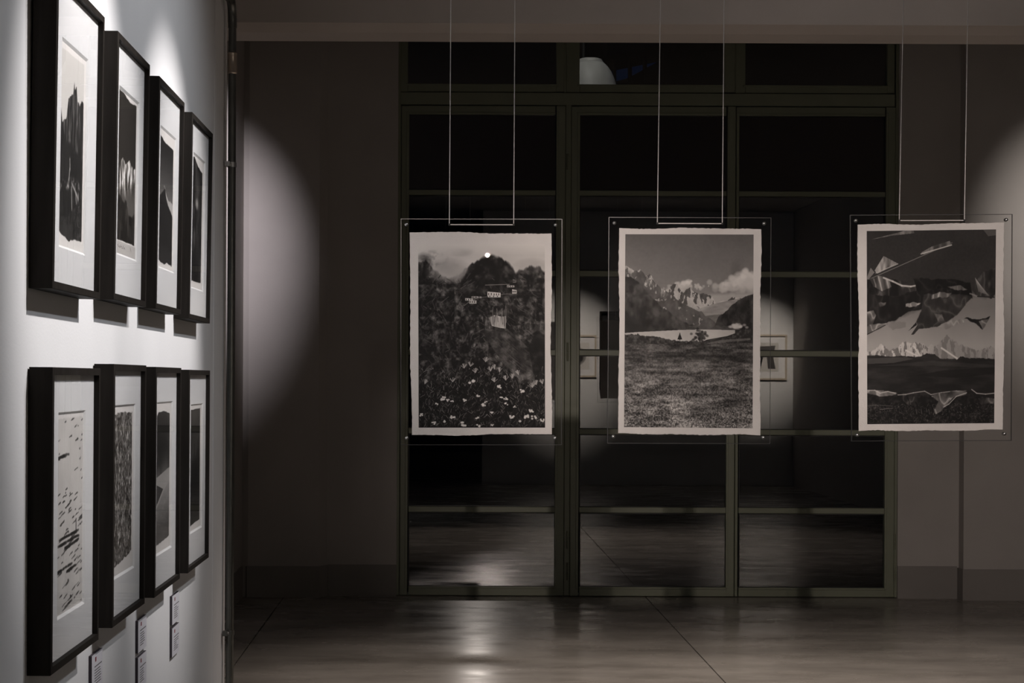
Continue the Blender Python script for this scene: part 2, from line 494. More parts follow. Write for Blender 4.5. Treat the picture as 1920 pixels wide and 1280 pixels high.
def pic_lake():
    p = Pic(440, 660, 2)
    rng = np.random.default_rng(9)
    p.a = 0.40 + 0.13 * p.V / .3 + 0.035 * (p.n(7, 5, 5, 1) - .5) + .02 * (p.n(110, 80, 2, 2) - .5)
    p.put(p.ell(.86, .19, .05, .06, 1) * .25, .3)
    # clouds
    def cloud(cu, cv, ru, rv, cnt, tone, k):
        for q in range(cnt):
            u = cu + rng.normal() * ru * .45; v = cv + rng.normal() * rv * .4
            r = rng.uniform(.25, .6) * rv
            p.put(p.ell(u, v, r * 1.5, r, .8) * .6, tone - .1 * (v - cv) / rv + rng.uniform(-.08, .04))
    cloud(.46, .265, .08, .03, 40, .84, 1)
    cloud(.35, .275, .05, .02, 14, .7, 5)
    cloud(.57, .272, .05, .018, 22, .8, 2)
    cloud(.93, .245, .12, .055, 70, .84, 3)
    cloud(.80, .275, .12, .035, 60, .78, 4)
    p.put(p.below(p.line([(0, .5), (.6, .32), (.7, .31), (1, .30)], 0), .02) * np.clip((p.U - .55) / .1, 0, 1) * .8, .72)
    for u in (.652,): p.put(p.ell(u, .268, .006, .006, .9), .75)
    # central peaks: rock and snow
    ridge = p.line([(.0, .5), (.3, .30), (.34, .28), (.37, .262), (.40, .258), (.43, .285), (.455, .31), (.48, .285), (.505, .277), (.53, .292), (.56, .30), (.58, .31), (.61, .302), (.64, .308), (.67, .32), (.71, .358), (.75, .345), (.8, .34), (.87, .318), (.92, .34), (1, .33)], .006, 2, 44)
    snow = p.n(26, 40, 6, 3)
    tone = np.where(snow + .5 * (ridge / .06) * .4 > .52, .80, .26)
    tone = tone * .75 + .25 * (.3 + .4 * p.n(60, 60, 3, 4))
    p.put(p.below(ridge, .004), tone)
    # glacier
    gl = p.poly([(.42, .425), (.5, .40), (.62, .375), (.72, .355), (.86, .335), (1, .33), (1, .40), (.8, .43), (.7, .47), (.5, .475)])
    p.put(gl, .58 + .32 * (p.n(46, 5, 5, 5) - .35))
    p.put(p.poly([(.46, .455), (.6, .425), (.78, .41), (.72, .47), (.5, .49)]) * .85, .36 + .2 * (p.n(50, 9, 4, 6) - .4))
    # left far range with snow flecks
    far = p.line([(0, .165), (.05, .175), (.08, .195), (.12, .188), (.16, .21), (.19, .205), (.23, .245), (.28, .275), (.33, .30), (.4, .335), (.47, .36), (.55, .385), (.6, .405), (1, .6)], .007, 3, 30)
    sn = p.n(24, 34, 6, 7)
    t = .28 + .12 * p.n(30, 30, 4, 8)
    t = t + .42 * np.clip((sn - .48) * 5, 0, 1) * np.clip(1 - far / .06, 0, 1) * np.clip((.42 - p.U) / .15, 0, 1)
    t = t + .3 * np.clip((p.n(50, 50, 3, 17) - .78) * 9, 0, 1)
    p.put(p.below(far, .004), t)
    # dark left hill
    hill = p.line([(0, .215), (.05, .222), (.1, .245), (.16, .29), (.22, .33), (.28, .372), (.35, .405), (.42, .44), (.47, .458), (.52, .47), (1, .5)], .005, 4, 24)
    p.put(p.below(hill, .004), .12 + .26 * np.clip(p.n(22, 20, 6, 9) - .25, 0, 1) + .06 * np.clip(1 - hill / .2, 0, 1))
    p.put(p.below(p.line([(0, .40), (.1, .45), (.2, .5), (1, .9)], .004, 5), .01) * .5, .16)
    # right hill
    rh = p.line([(0, .8), (.66, .49), (.70, .47), (.73, .43), (.78, .40), (.84, .365), (.9, .335), (.95, .318), (1, .308)], .006, 6, 30)
    p.put(p.below(rh, .004), .12 + .22 * np.clip(p.n(26, 26, 5, 10) - .2, 0, 1))
    p.put(p.poly([(.5, .475), (.6, .47), (.9, .475), (.9, .492), (.5, .492)]) * .8, .25 + .2 * p.n(60, 20, 3, 11))
    for q in range(26):
        p.put(p.ell(.87 + rng.normal() * .03, .474 + rng.normal() * .006, .018, .009, .9) * .6, .8)
    # lake
    lake = p.poly([(0, .512), (.1, .507), (.25, .502), (.42, .496), (.6, .492), (.86, .494), (.86, .51), (.8, .525), (.72, .535), (.64, .545), (.6, .558), (.35, .552), (.25, .53), (0, .525)])
    p.put(lake, .80 - .12 * p.n(12, 6, 4, 12))
    # near shore
    sh = p.line([(0, .52), (.1, .52), (.16, .53), (.22, .525), (.3, .54), (.36, .548), (.45, .553), (.55, .55), (.62, .556), (.68, .545), (.75, .54), (.83, .525), (.88, .5), (.94, .492), (1, .485)], .006, 7, 50)
    p.put(p.below(sh, .004), .16 + .3 * np.clip(p.n(70, 50, 4, 13) - .3, 0, 1))
    p.put(p.poly([(.64, .562), (.75, .545), (.98, .535), (.98, .545), (.8, .556), (.66, .568)]) * .6, .5)
    p.draw((.43, .512), (.43, .548), .004, .1)
    for k in range(9):
        p.draw((.43 - .002 * k, .515 + .0035 * k), (.43 + .002 * k, .515 + .0035 * k), .0035, .12)
    for k in range(50):
        p.put(p.ell(.59 + rng.normal() * .026, .525 + rng.normal() * .012, .014, .008, .8) * .7, rng.uniform(.1, .3))
    p.draw((.585, .535), (.585, .556), .004, .1)
    p.draw((.605, .535), (.605, .556), .003, .1)
    # meadow
    me = p.below(p.line([(0, .568), (.3, .57), (.6, .572), (1, .56)], .002, 8, 20), .004)
    grass = .28 + .16 * (p.V - .57) + .28 * (p.n(70, 10, 4, 14) - .5)
    fine = p.n(160, 120, 3, 15)
    spk = np.random.default_rng(4).random((p.h, p.w))
    dep = np.clip((p.V - .62) / .38, 0, 1)
    grass = grass + (.16 + .40 * dep) * (fine - .45)
    grass = grass + .5 * np.clip(p.n(16, 5, 5, 16) - .5, 0, 1) * np.clip((p.V - .65) / .05, 0, 1)
    grass = grass + .32 * (spk > (1 - .10 * dep)) * dep
    p.put(me, grass)
    p.put(np.clip(1 - abs(p.V - .635) / .028, 0, 1) * np.clip((p.U - .05) / .1, 0, 1) * .6 * p.n(90, 60, 3, 18), .12)
    for v, a_ in [(.672, .3), (.695, .35), (.735, .4), (.77, .25), (.85, .25)]:
        p.put(np.clip(1 - abs(p.V - v - .01 * (p.n(3, 4, 3, 19) - .5)) / .012, 0, 1) * a_ * p.n(60, 20, 4, 20), .75)
    p.put(p.ell(.86, .86, .1, .06, 1) * .4, .2)
    p.put(p.ell(.6, .9, .14, .04, 1) * .3, .22)
    return p.a

def pic_flags():
    p = Pic(440, 660, 3)
    rng = np.random.default_rng(2)
    U, V = p.U, p.V
    p.a = .20 + .03 * (p.n(8, 6, 4, 1) - .5) + .02 * (p.n(110, 80, 2, 2) - .5)
    cloth = p.n(10, 30, 5, 3)
    # lower bright sky band
    sky = p.below(p.line([(0, .43), (.2, .46), (.4, .40), (.6, .36), (.8, .335), (1, .33)], .01, 1), .05)
    p.put(sky, .50 + .16 * np.clip((V - .4) / .2, 0, 1) + .03 * (p.n(6, 6, 4, 4) - .5))
    # top shards and the string of flags
    p.put(p.poly([(.03, .045), (.3, .0), (.36, 0), (.37, .014), (.2, .025)]), .45 + .3 * (cloth - .5))
    p.put(p.poly([(.9, 0), (1, 0), (1, .03), (.94, .035)]) * .6, .45)
    p.draw((0, .255), (.66, .066), .004, .55, .8)
    p.put(p.poly([(.06, .205), (.13, .13), (.24, .17), (.08, .222)]), .42 + .45 * (cloth - .3))
    p.put(p.poly([(.42, .115), (.5, .085), (.64, .056), (.66, .075), (.44, .125)]), .36 + .35 * (cloth - .4))
    p.draw((.42, .122), (.655, .078), .006, .8, .9)
    p.draw((.07, .218), (.24, .172), .005, .75, .8)
    p.put(p.poly([(0, .24), (.03, .19), (.06, .215), (0, .26)]), .5)
    # row of big wind-blown flags
    def blur(m):
        for _ in range(2):
            m = (m + np.roll(m, 1, 0) + np.roll(m, -1, 0) + np.roll(m, 1, 1) + np.roll(m, -1, 1)) / 5
        return m
    def flag(pts, lo, hi, k, al=1.0, cy=6, cx=14, shear=0.0):
        wob = .012 * (p.n(9, 9, 4, 140 + k) - .5)
        m = p.poly(pts)
        m = blur(np.take_along_axis(m, np.clip((np.arange(p.h)[:, None] + (wob * p.h * 2).astype(int)), 0, p.h - 1), 0))
        n = p.n(cy, cx, 5, 40 + k)
        n2 = p.n(4, 5, 4, 80 + k)
        ph = rng.uniform(0, 6)
        an = rng.uniform(.5, 1.2)
        f = np.abs(np.sin(ph + 22 * (U * math.cos(an) - V * math.sin(an) * 1.4) + 9 * n2))
        sheen = np.clip(.45 * (n - .3) * 1.8 + .75 * (1 - f) ** 2.2, 0, 1)
        p.put(m * al, lo + (hi - lo) * sheen)
    flag([(0, .245), (.1, .24), (.2, .255), (.4, .285), (.4, .32), (.2, .34), (0, .34)], .07, .35, 1)
    flag([(.02, .25), (.1, .243), (.17, .255), (.19, .30), (.12, .315), (.05, .29)], .25, .85, 2, .9, 4, 26)
    pts = [(.13, .243), (.2, .262), (.27, .285), (.34, .29), (.40, .283)]
    for a, b in zip(pts, pts[1:]): p.draw(a, b, .009, .82, .85)
    flag([(.36, .25), (.55, .25), (.8, .27), (.82, .36), (.6, .33), (.4, .33)], .05, .16, 3)
    flag([(0, .33), (.2, .335), (.4, .31), (.62, .31), (.7, .34), (.45, .40), (.3, .43), (.15, .48), (0, .49)], .07, .2, 4)
    flag([(.44, .34), (.55, .325), (.66, .325), (.82, .345), (.7, .44), (.62, .475), (.5, .505), (.4, .51), (.38, .47), (.42, .42)], .14, .34, 5, .95, 8, 12)
    flag([(.5, .34), (.6, .325), (.66, .335), (.62, .352), (.5, .362)], .4, .85, 6, .9, 4, 40)
    flag([(.62, .3), (.72, .29), (.78, .31), (.7, .32)], .35, .75, 7, .8, 3, 30)
    flag([(.3, .38), (.36, .365), (.42, .37), (.38, .39), (.3, .395)], .5, .85, 8, .95, 3, 20)
    p.put(p.poly([(.32, .52), (.38, .475), (.385, .49), (.33, .515)]), .12)
    p.put(p.poly([(.34, .54), (.39, .49), (.40, .51), (.36, .54)]), .2)
    flag([(.52, .42), (.58, .43), (.6, .47), (.55, .465)], .4, .7, 9, .7)
    flag([(.82, .31), (.86, .25), (.9, .21), (1, .2), (1, .33), (.97, .36), (.85, .345)], .1, .35, 10)
    for q in range(7):
        u = .84 + .012 * q
        p.draw((.84 + .004 * q, .25 + .004 * q), (u + .03, .32 + .003 * q), .004, .7, .5)
    p.draw((.8, .33), (.86, .345), .008, .6, .7); p.draw((.86, .345), (.99, .35), .006, .15)
    flag([(0, .42), (.05, .41), (.07, .44), (.04, .5), (0, .49)], .3, .8, 11, .9, 8, 8)
    flag([(0, .49), (.1, .475), (.16, .478), (.1, .51), (0, .535)], .35, .75, 12, .9, 6, 8)
    p.draw((0, .536), (.16, .482), .004, .1, .8)
    flag([(.13, .478), (.3, .48), (.3, .51), (.2, .52)], .5, .68, 13, .8)
    flag([(.55, .5), (.65, .465), (.75, .462), (.76, .475), (.62, .51)], .5, .75, 14, .8)
    flag([(.75, .462), (.88, .463), (.96, .455), (.92, .5), (.9, .525), (.85, .485)], .06, .2, 15)
    flag([(.87, .48), (.95, .46), (.92, .505), (.9, .52)], .4, .75, 16, .9)
    flag([(.09, .37), (.15, .365), (.14, .385), (.1, .39)], .3, .6, 17, .8)
    # snow range
    mt = p.line([(0, .625), (.05, .62), (.08, .605), (.105, .588), (.14, .605), (.17, .625), (.21, .61), (.26, .59), (.3, .577), (.33, .59), (.37, .585), (.42, .578), (.46, .6), (.5, .592), (.54, .595), (.58, .57), (.615, .543), (.64, .56), (.67, .575), (.71, .59), (.76, .6), (.8, .61), (.86, .625), (.92, .615), (.97, .6), (1, .615)], .008, 20, 46)
    sn = p.n(20, 44, 6, 21)
    t = np.where(sn > .47, .84, .42) * .7 + .3 * (.5 + .3 * p.n(40, 60, 3, 22))
    fade = np.clip((.68 - U) / .3, .35, 1)
    p.put(p.below(mt, .005), t * fade + .52 * (1 - fade))
    for a, b in [((.36, .6), (.42, .655)), ((.58, .61), (.72, .672)), ((.3, .62), (.42, .66))]:
        p.draw(a, b, .009, .86, .9)
    # plain
    pl = p.line([(0, .645), (.1, .645), (.2, .652), (.3, .65), (.36, .655), (.42, .65), (.46, .635), (.52, .64), (.57, .665), (.7, .668), (.73, .655), (.8, .662), (1, .668)], .003, 23, 40)
    p.put(p.below(pl, .004), .12 + .14 * np.clip(p.n(26, 5, 6, 24) - .3, 0, 1))
    p.put(p.poly([(0, .66), (.3, .655), (.36, .665), (.2, .685), (0, .688)]) * .7, .34)
    p.put(p.poly([(.05, .70), (.5, .675), (1, .70), (1, .715), (.5, .70)]) * .3, .34)
    p.put(p.poly([(.37, .75), (.6, .725), (1, .71), (1, .745), (.7, .765)]) * .6, .09)
    # lower row of fallen flags and stony ground
    gd = p.line([(0, .835), (.2, .85), (.5, .84), (1, .86)], .01, 25, 20)
    p.put(p.below(gd, .02), .08 + .18 * np.clip(p.n(60, 40, 4, 26) - .35, 0, 1))
    for q in range(500):
        u, v = rng.uniform(0, 1), rng.uniform(.9, 1)
        an = rng.uniform(-3, 0)
        p.draw((u, v), (u + .015 * math.cos(an), v + .01 * math.sin(an)), .0025, rng.uniform(.25, .5), .5)
    def ribbon(pts, wd, tone, al=.9):
        for a, b in zip(pts, pts[1:]): p.draw(a, b, wd, tone, al, .9)
    flag([(0, .82), (.08, .825), (.16, .83), (.23, .838), (.22, .85), (.1, .855), (.0, .84)], .35, .75, 30, .95, 10, 12)
    ribbon([(0, .825), (.06, .825), (.1, .84), (.16, .832), (.24, .845)], .006, .82)
    flag([(.22, .84), (.33, .845), (.42, .86), (.4, .9), (.32, .9), (.26, .87)], .08, .35, 31)
    ribbon([(.24, .85), (.3, .848), (.36, .84), (.45, .832), (.5, .85), (.58, .84), (.7, .832), (.77, .835)], .006, .72)
    flag([(.5, .85), (.6, .84), (.78, .83), (.78, .85), (.68, .87), (.63, .9), (.58, .93), (.52, .955), (.52, .93), (.56, .88)], .2, .7, 32, .95, 12, 14)
    ribbon([(.78, .842), (.7, .86), (.64, .9), (.6, .915)], .005, .85)
    ribbon([(.82, .825), (.86, .845), (.93, .85), (1, .845)], .006, .78)
    flag([(.87, .87), (1, .87), (1, .9), (.9, .9)], .15, .6, 33, .8, 14, 20)
    for u, v in [(.31, .88), (.38, .91), (.4, .93), (.44, .92), (.46, .93), (.49, .91), (.5, .925), (.36, .93)]:
        ribbon([(u, v - .02), (u + .02, v), (u + .03, v + .025)], .009, .05)
        p.draw((u + .022, v - .004), (u + .03, v + .02), .004, .5, .6)
    ribbon([(0, .905), (.1, .902), (.2, .908)], .003, .45); ribbon([(.1, .925), (.2, .918)], .004, .5)
    return p.a

# the small framed prints: tone painted on the whole sheet seen through the mat window
def sheet(seed):
    return Pic(250, 400, seed, .93)

def within(p, img, pts_top, pts_bot, u0, u1, jag=.004):
    t = p.line(pts_top, jag, 90, 14); b = p.line(pts_bot, jag, 91, 14)
    m = p.below(t, .006) * (1 - p.below(b, .006)) * np.clip((p.U - u0) * p.w, 0, 1) * np.clip((u1 - p.U) * p.w, 0, 1)
    p.a = p.a * (1 - m) + np.clip(img, 0, 1) * m
    return p.a

def small_1():
    q = sheet(11); i = sheet(11)
    i.a[:] = .87
    i.put(i.below(i.line([(0, .42), (.15, .40), (.28, .36), (.34, .27), (.42, .25), (.5, .23), (.54, .165), (.57, .20), (.62, .175), (.66, .25), (.74, .26), (.82, .235), (.88, .24), (1, .24)], .008, 1, 20), .006), .15 + .75 * np.clip(i.n(4, 34, 5, 2) - .3, 0, 1) * (.5 + i.n(14, 10, 4, 22)))
    i.put(i.below(i.line([(0, .05), (.05, .3), (.15, .42), (.3, .48), (.5, .47), (.65, .5), (.8, .52), (1, .55)], .006, 3), .02), .17 + .08 * i.n(10, 8, 4, 4))
    i.put(i.below(i.line([(0, .64), (.3, .66), (.6, .63), (1, .66)], .01, 5), .02), .22 + 1.1 * np.clip(i.n(30, 16, 5, 6) - .45, 0, 1))
    i.put(i.below(i.line([(0, .72), (.4, .7), (.7, .74), (1, .72)], .01, 7), .02), .12 + .14 * i.n(20, 12, 4, 8))
    for a in [(.42, .55, .43, .6), (.42, .6, .4, .65), (.5, .68, .52, .80), (.66, .7, .7, .78), (.5, .66, .75, .72), (.75, .7, .74, .78)]:
        i.draw(a[:2], a[2:], .025, .8, .8, .9)
    i.put(i.below(i.line([(0, .85), (.3, .83), (.6, .78), (.8, .72), (1, .70)], .008, 9), .01), .14 + .2 * i.n(40, 26, 4, 10) + .4 * (np.random.default_rng(1).random((i.h, i.w)) > .975))
    i.put(i.poly([(0, .89), (.55, .86), (.55, 1), (0, 1)]) * .7, .33)
    return within(q, i.a, [(0, .05), (1, .045)], [(0, .91), (.25, .93), (.45, .945), (.6, .93), (1, .925)], .02, .9)

def small_2():
    q = sheet(12); i = sheet(12)
    i.a = .24 + .06 * (i.n(60, 40, 2, 1) - .5) + .0 * i.V
    i.put(i.below(i.line([(0, .42), (.1, .40), (.22, .44), (.3, .41), (.42, .44), (.5, .42), (.62, .40), (.74, .42), (.85, .44), (1, .42)], .012, 2, 16), .006), .5 + 1.1 * (i.n(9, 16, 5, 3) - .42))
    i.put(np.clip((i.V - .53) / .1, 0, 1) * np.clip((i.n(7, 9, 4, 4) - .35) * 4, 0, 1), .42)
    i.put(np.clip((i.V - .58) / .06, 0, 1), .46 + .1 * (i.n(6, 4, 3, 5) - .5))
    i.put(i.below(i.line([(0, .60), (.2, .63), (.4, .67), (.5, .65), (.6, .72), (.7, .74), (.85, .72), (1, .70)], .012, 6, 18), .01), .10 + .34 * np.clip(i.n(16, 26, 5, 7) - .25, 0, 1))
    a = within(q, i.a, [(0, .02), (.3, .025), (.6, .05), (1, .035)], [(0, .90), (1, .895)], .02, .92)
    m = (i.V > .905)
    q.a = np.where(m, .82, q.a)
    for k in range(9):
        q.draw((.12 + .04 * k, .935 + .006 * (k % 2)), (.15 + .04 * k, .925 + .008 * (k % 3)), .006, .5, .8)
    q.draw((.72, .92), (.76, .94), .007, .45)
    return q.a

def small_3():
    q = sheet(13); i = sheet(13)
    i.a = .20 + .33 * np.clip((i.V - .1) / .4, 0, 1) + .03 * (i.n(60, 40, 2, 1) - .5)
    i.put(i.below(i.line([(0, .49), (.2, .47), (.3, .43), (.36, .40), (.42, .41), (.5, .45), (.6, .49), (.75, .48), (.85, .5), (1, .52)], .01, 2, 18), .008), .78)
    i.put(i.below(i.line([(0, .5), (.15, .48), (.28, .445), (.36, .405), (.43, .43), (.5, .48), (.62, .53), (.8, .56), (1, .6)], .006, 3, 18), .008), .17 + .08 * i.n(8, 14, 4, 4))
    i.put(i.below(i.line([(0, .85), (.3, .83), (.6, .83), (1, .85)], .004, 5), .01), .24 + .06 * i.n(40, 30, 3, 6))
    return within(q, i.a, [(0, .06), (.3, .09), (.5, .10), (.8, .10), (1, .11)], [(0, .93), (.4, .95), (.6, .93), (1, .95)], .02, .9)

def small_4():
    q = sheet(14); i = sheet(14)
    i.a = .12 + .6 * np.clip(i.n(5, 40, 5, 1) - .45, 0, 1) + .35 * np.clip(i.n(12, 10, 5, 2) - .55, 0, 1)
    i.put(i.ell(.5, .26, .3, .16, 1) * .8, .34 + .2 * i.n(20, 30, 4, 3))
    i.put(i.ell(.45, .36, .16, .05, 1), .75)
    i.put(i.ell(.3, .62, .1, .09, 1) * .7, .55)
    rng = np.random.default_rng(3)
    for k in range(40):
        u = rng.uniform(0, 1)
        i.draw((u, rng.uniform(.1, .5)), (u, rng.uniform(.55, .8)), .006, rng.uniform(.08, .45), .5)
    return within(q, i.a, [(0, .04), (.2, .03), (.5, .08), (.8, .10), (1, .10)], [(0, .93), (.5, .935), (1, .925)], .03, .86)

def small_5():
    q = sheet(15); i = sheet(15)
    i.a[:] = .90
    i.a -= .05 * i.n(6, 4, 4, 1)
    rng = np.random.default_rng(8)
    for k in range(150):
        v = rng.uniform(.05, .98)
        u = rng.uniform(.02, .9)
        dens = .35 + .65 * (v > .4)
        if rng.random() > dens: continue
        L = rng.uniform(.02, .16) * (1.4 if v > .5 else .8)
        for j in range(4):
            du = rng.uniform(0, L)
            i.draw((u + du, v - .01 * du / .1), (u + du + L * .5, v - .01 * (du + L * .5) / .1 + rng.uniform(-.004, .004)), rng.uniform(.005, .010), rng.uniform(.2, .55), .7, .9)
    for u0, u1, v in [(0, .5, .23), (0, .85, .625), (.05, .9, .65), (.3, .9, .67), (0, .6, .775), (.35, .8, .79)]:
        for j in range(14):
            t = rng.random() * .8
            i.draw((u0 + (u1 - u0) * t, v - .02 * t), (u0 + (u1 - u0) * (t + .2), v - .02 * t + rng.uniform(-.006, .004)), .014, .24, .7, .9)
    i.draw((.72, .55), (.72, .6), .016, .25)
    return within(q, i.a, [(0, .04), (1, .04)], [(0, .97), (1, .97)], .0, .95)

def small_6():
    q = sheet(16); i = sheet(16)
    r = np.random.default_rng(6)
    i.a = .52 + .6 * (i.n(34, 26, 4, 1) - .5) + .4 * (i.n(80, 70, 2, 2) - .5) - .1 * np.clip(i.n(5, 4, 3, 3) - .4, 0, 1)
    for k in range(900):
        u, v = r.random(), r.random()
        a = r.uniform(.7, 2.2)
        i.draw((u, v), (u + .04 * math.cos(a), v + .03 * math.sin(a)), .007, r.choice([.16, .25, .62, .7]), .5)
    return within(q, i.a, [(0, .06), (.5, .055), (1, .06)], [(0, .93), (.5, .91), (.8, .89), (1, .87)], .0, .90, .006)

def small_7():
    q = sheet(17); i = sheet(17)
    i.a = .17 + .30 * np.clip((i.V - .2) / .3, 0, 1) * (.4 + i.n(5, 3, 4, 1))
    i.put(np.clip((i.ell(.1, .28, .75, .17, 1)) * (.3 + i.n(6, 5, 4, 2)), 0, 1) * .8, .14)
    i.put(i.poly([(0, .50), (1, .44), (1, 1), (0, 1)]), .72)
    i.put(i.poly([(0, .53), (.5, .58), (0, .70)]), .35 + .06 * i.n(20, 20, 2, 3))
    i.put(i.poly([(0, .72), (.5, .60), (1, .52), (1, 1), (0, 1)]) * np.clip((i.V - .52) / .3, .2, 1), .52 + .1 * (i.n(30, 8, 4, 4) - .5))
    i.put(i.below(i.line([(0, .80), (1, .76)], .01, 5), .1) * .8, .40 + .06 * i.n(8, 5, 4, 6))
    return within(q, i.a, [(0, .10), (.12, .10), (.2, .075), (.5, .07), (.8, .085), (.9, .10), (1, .11)], [(0, .93), (.5, .92), (1, .9)], .03, .88)

def small_8():
    q = sheet(18); i = sheet(18)
    i.a = .10 + .04 * i.n(20, 10, 3, 1)
    i.put(np.clip(i.ell(.45, .42, .42, .17, 1) * np.clip((i.n(6, 20, 5, 2) - .4) * 3, 0, 1), 0, 1), .42)
    return within(q, i.a, [(0, .055), (1, .045)], [(0, .94), (.5, .925), (1, .92)], .03, .86, .002)

def print_material(name, tone, ink=(0.0, -0.005, -0.005), light=(0.93, 0.915, 0.90), gam=1.0):
    h, w_ = tone.shape
    t = np.clip(tone, 0, 1)[::-1]
    t = .93 * (t / .93) ** gam
    px = np.ones((h, w_, 4), np.float32)
    for c in range(3):
        px[..., c] = ink[c] + (light[c] - ink[c]) * (t / .93)
    img = bpy.data.images.new(name, w_, h)
    img.pixels.foreach_set(np.clip(px, 0, 1).ravel())
    img.update()
    try:
        img.pack()
    except Exception:
        pass
    m = bpy.data.materials.new(name)
    m.use_nodes = True
    nt = m.node_tree
    b = nt.nodes['Principled BSDF']
    b.inputs['Roughness'].default_value = .75
    b.inputs['Specular IOR Level'].default_value = .3
    tx = nt.nodes.new('ShaderNodeTexImage')
    tx.image = img
    tx.extension = 'EXTEND'
    nt.links.new(tx.outputs[0], b.inputs['Base Color'])
    return m

# ------------------------------------------------------------------ setting: floor, walls, ceiling, beam
YB, YP, YD = 11.96, 11.87, 11.98          # back wall bays, pilasters, door frame face
XL = -0.91
CEIL = 3.9
floor = MB().box(-4.2, 5.2, -6.2, 12.2, -0.12, -0.012).build('floor', M['joint'])
tag(floor, kind='structure')
jx = [-4.2, P(527, 1127, 11.69).x, P(1220, 1127, 11.69).x, P(1220, 1127, 11.69).x + 2.52, 5.2]
for a, b in zip(jx, jx[1:]):
    MB().cbox(a + .003, b - .003, -6.2, 12.2, -0.012, 0.0, .0015).build('slab', M['concrete'], floor)
tag(MB().box(-4.2, 5.2, -6.2, 12.3, CEIL, CEIL + .15).build('ceiling', M['ceiling']), kind='structure')

# left exhibition wall, its end pier
wl = MB().box(XL - .16, XL, -0.9, 6.86, 0, CEIL).build('wall_left', M['white_wall'])
tag(wl, kind='structure')
MB().cbox(XL - .20, XL + .003, 6.864, 7.25, 0, CEIL, .004).build('end_pier', M['white_wall'], wl)
# wall of the bay behind it and the far side walls of the room
tag(MB().box(-1.75, P(455, 700, YP).x, 11.35, 11.95, 0, CEIL).build('wall_left_bay', M['grey_plaster']), kind='structure')
tag(MB().box(5.0, 5.2, -6.2, 12.2, 0, CEIL).build('wall_right', M['grey_plaster']), kind='structure')
tag(MB().box(0.57, 5.0, -0.95, -0.72, 0, CEIL).build('wall_rear', M['white_wall']), kind='structure')
tag(MB().box(-4.2, 5.2, -6.4, -6.2, 0, CEIL).build('wall_hall', M['grey_plaster']), kind='structure')
tag(MB().box(-4.35, -4.2, -6.2, 12.2, 0, CEIL).build('wall_far_left', M['grey_plaster']), kind='structure')

# back wall: bays left and right of the glazed doors, lintel above, pilasters with splayed edges
xj0, xj1 = P(745, 650, YD).x, P(1683, 650, YD).x
zt = P(1200, 10, YD).z
wb = MB().box(-4.2, xj0, YB, YB + .3, 0, CEIL).box(xj1, 5.2, YB, YB + .3, 0, CEIL).box(xj0, xj1, YB, YB + .3, zt, CEIL).build('wall_back', M['grey_plaster'])
tag(wb, kind='structure')
def pilaster(u_l0, u_l1, u_r0, u_r1, name):
    xs = [P(u_l0, 700, YB).x, P(u_l1, 700, YP).x, P(u_r0, 700, YP).x, P(u_r1, 700, YB).x]
    pts = [(xs[0], YB), (xs[0], YP + .025 if xs[0] < 0 else YB - .001), (xs[1], YP), (xs[2], YP), (xs[3], YB)]
    MB().prism(pts, 2, 0, CEIL).build(name, M['grey_plaster'], wb)
    return xs
xa = pilaster(455, 466, 598, 613.5, 'pilaster')
xb = pilaster(1799, 1808, 2120, 2130, 'pilaster')
zb_l, zb_p = P(680, 1058, YB).z, P(530, 1061, YP).z
bb = MB().box(xa[3] + .012, xj0, YB - .008, YB - .0005, 0, zb_l).build('baseboard_back', M['plinth'])
tag(bb, kind='structure')
def plinth_prism(xs):
    o = .008
    pts = [(xs[0] - .012, YB - .002), (xs[1] - .006, YP - o), (xs[2] + .006, YP - o), (xs[3] + .012, YB - .002)]
    MB().prism(pts, 2, 0, zb_p).build('pilaster_plinth', M['plinth'], bb)
plinth_prism(xa)
plinth_prism(xb)
MB().box(xj1, xb[0] - .012, YB - .008, YB - .0005, 0, P(1740, 1061, YB).z).build('plinth_board', M['plinth'], bb)
MB().box(P(455, 700, YP).x, P(455, 700, YP).x + .008, 11.35, YP - .012, 0, zb_l).build('plinth_board', M['plinth'], bb)

# beam across the room, lower edge splayed
yb0 = 8.3
zl0, zl1 = P(1180, 45, yb0).z, P(1180, 65, yb0 + .12).z
beam = MB().prism([(yb0, CEIL), (yb0, zl0), (yb0 + .10, zl1), (yb0 + .32, zl1), (yb0 + .32, CEIL)], 0, -4.2, 5.0).build('beam', M['beam'])
tag(beam, kind='structure')

# ------------------------------------------------------------------ glazed steel doors with transom lights
VOFF = lambda u: ROLL * (u - 900)
G = M['door_green']
def bar(u0, v0, u1, v1, name, parent, y0=YD, y1=YD + .05, m=None, c=.003):
    x0, x1, z0, z1 = RX(u0, v0, u1, v1, y0)
    return MB().cbox(x0, x1, y0, y1, max(z0, 0.004), z1, c).build(name, m or G, parent)

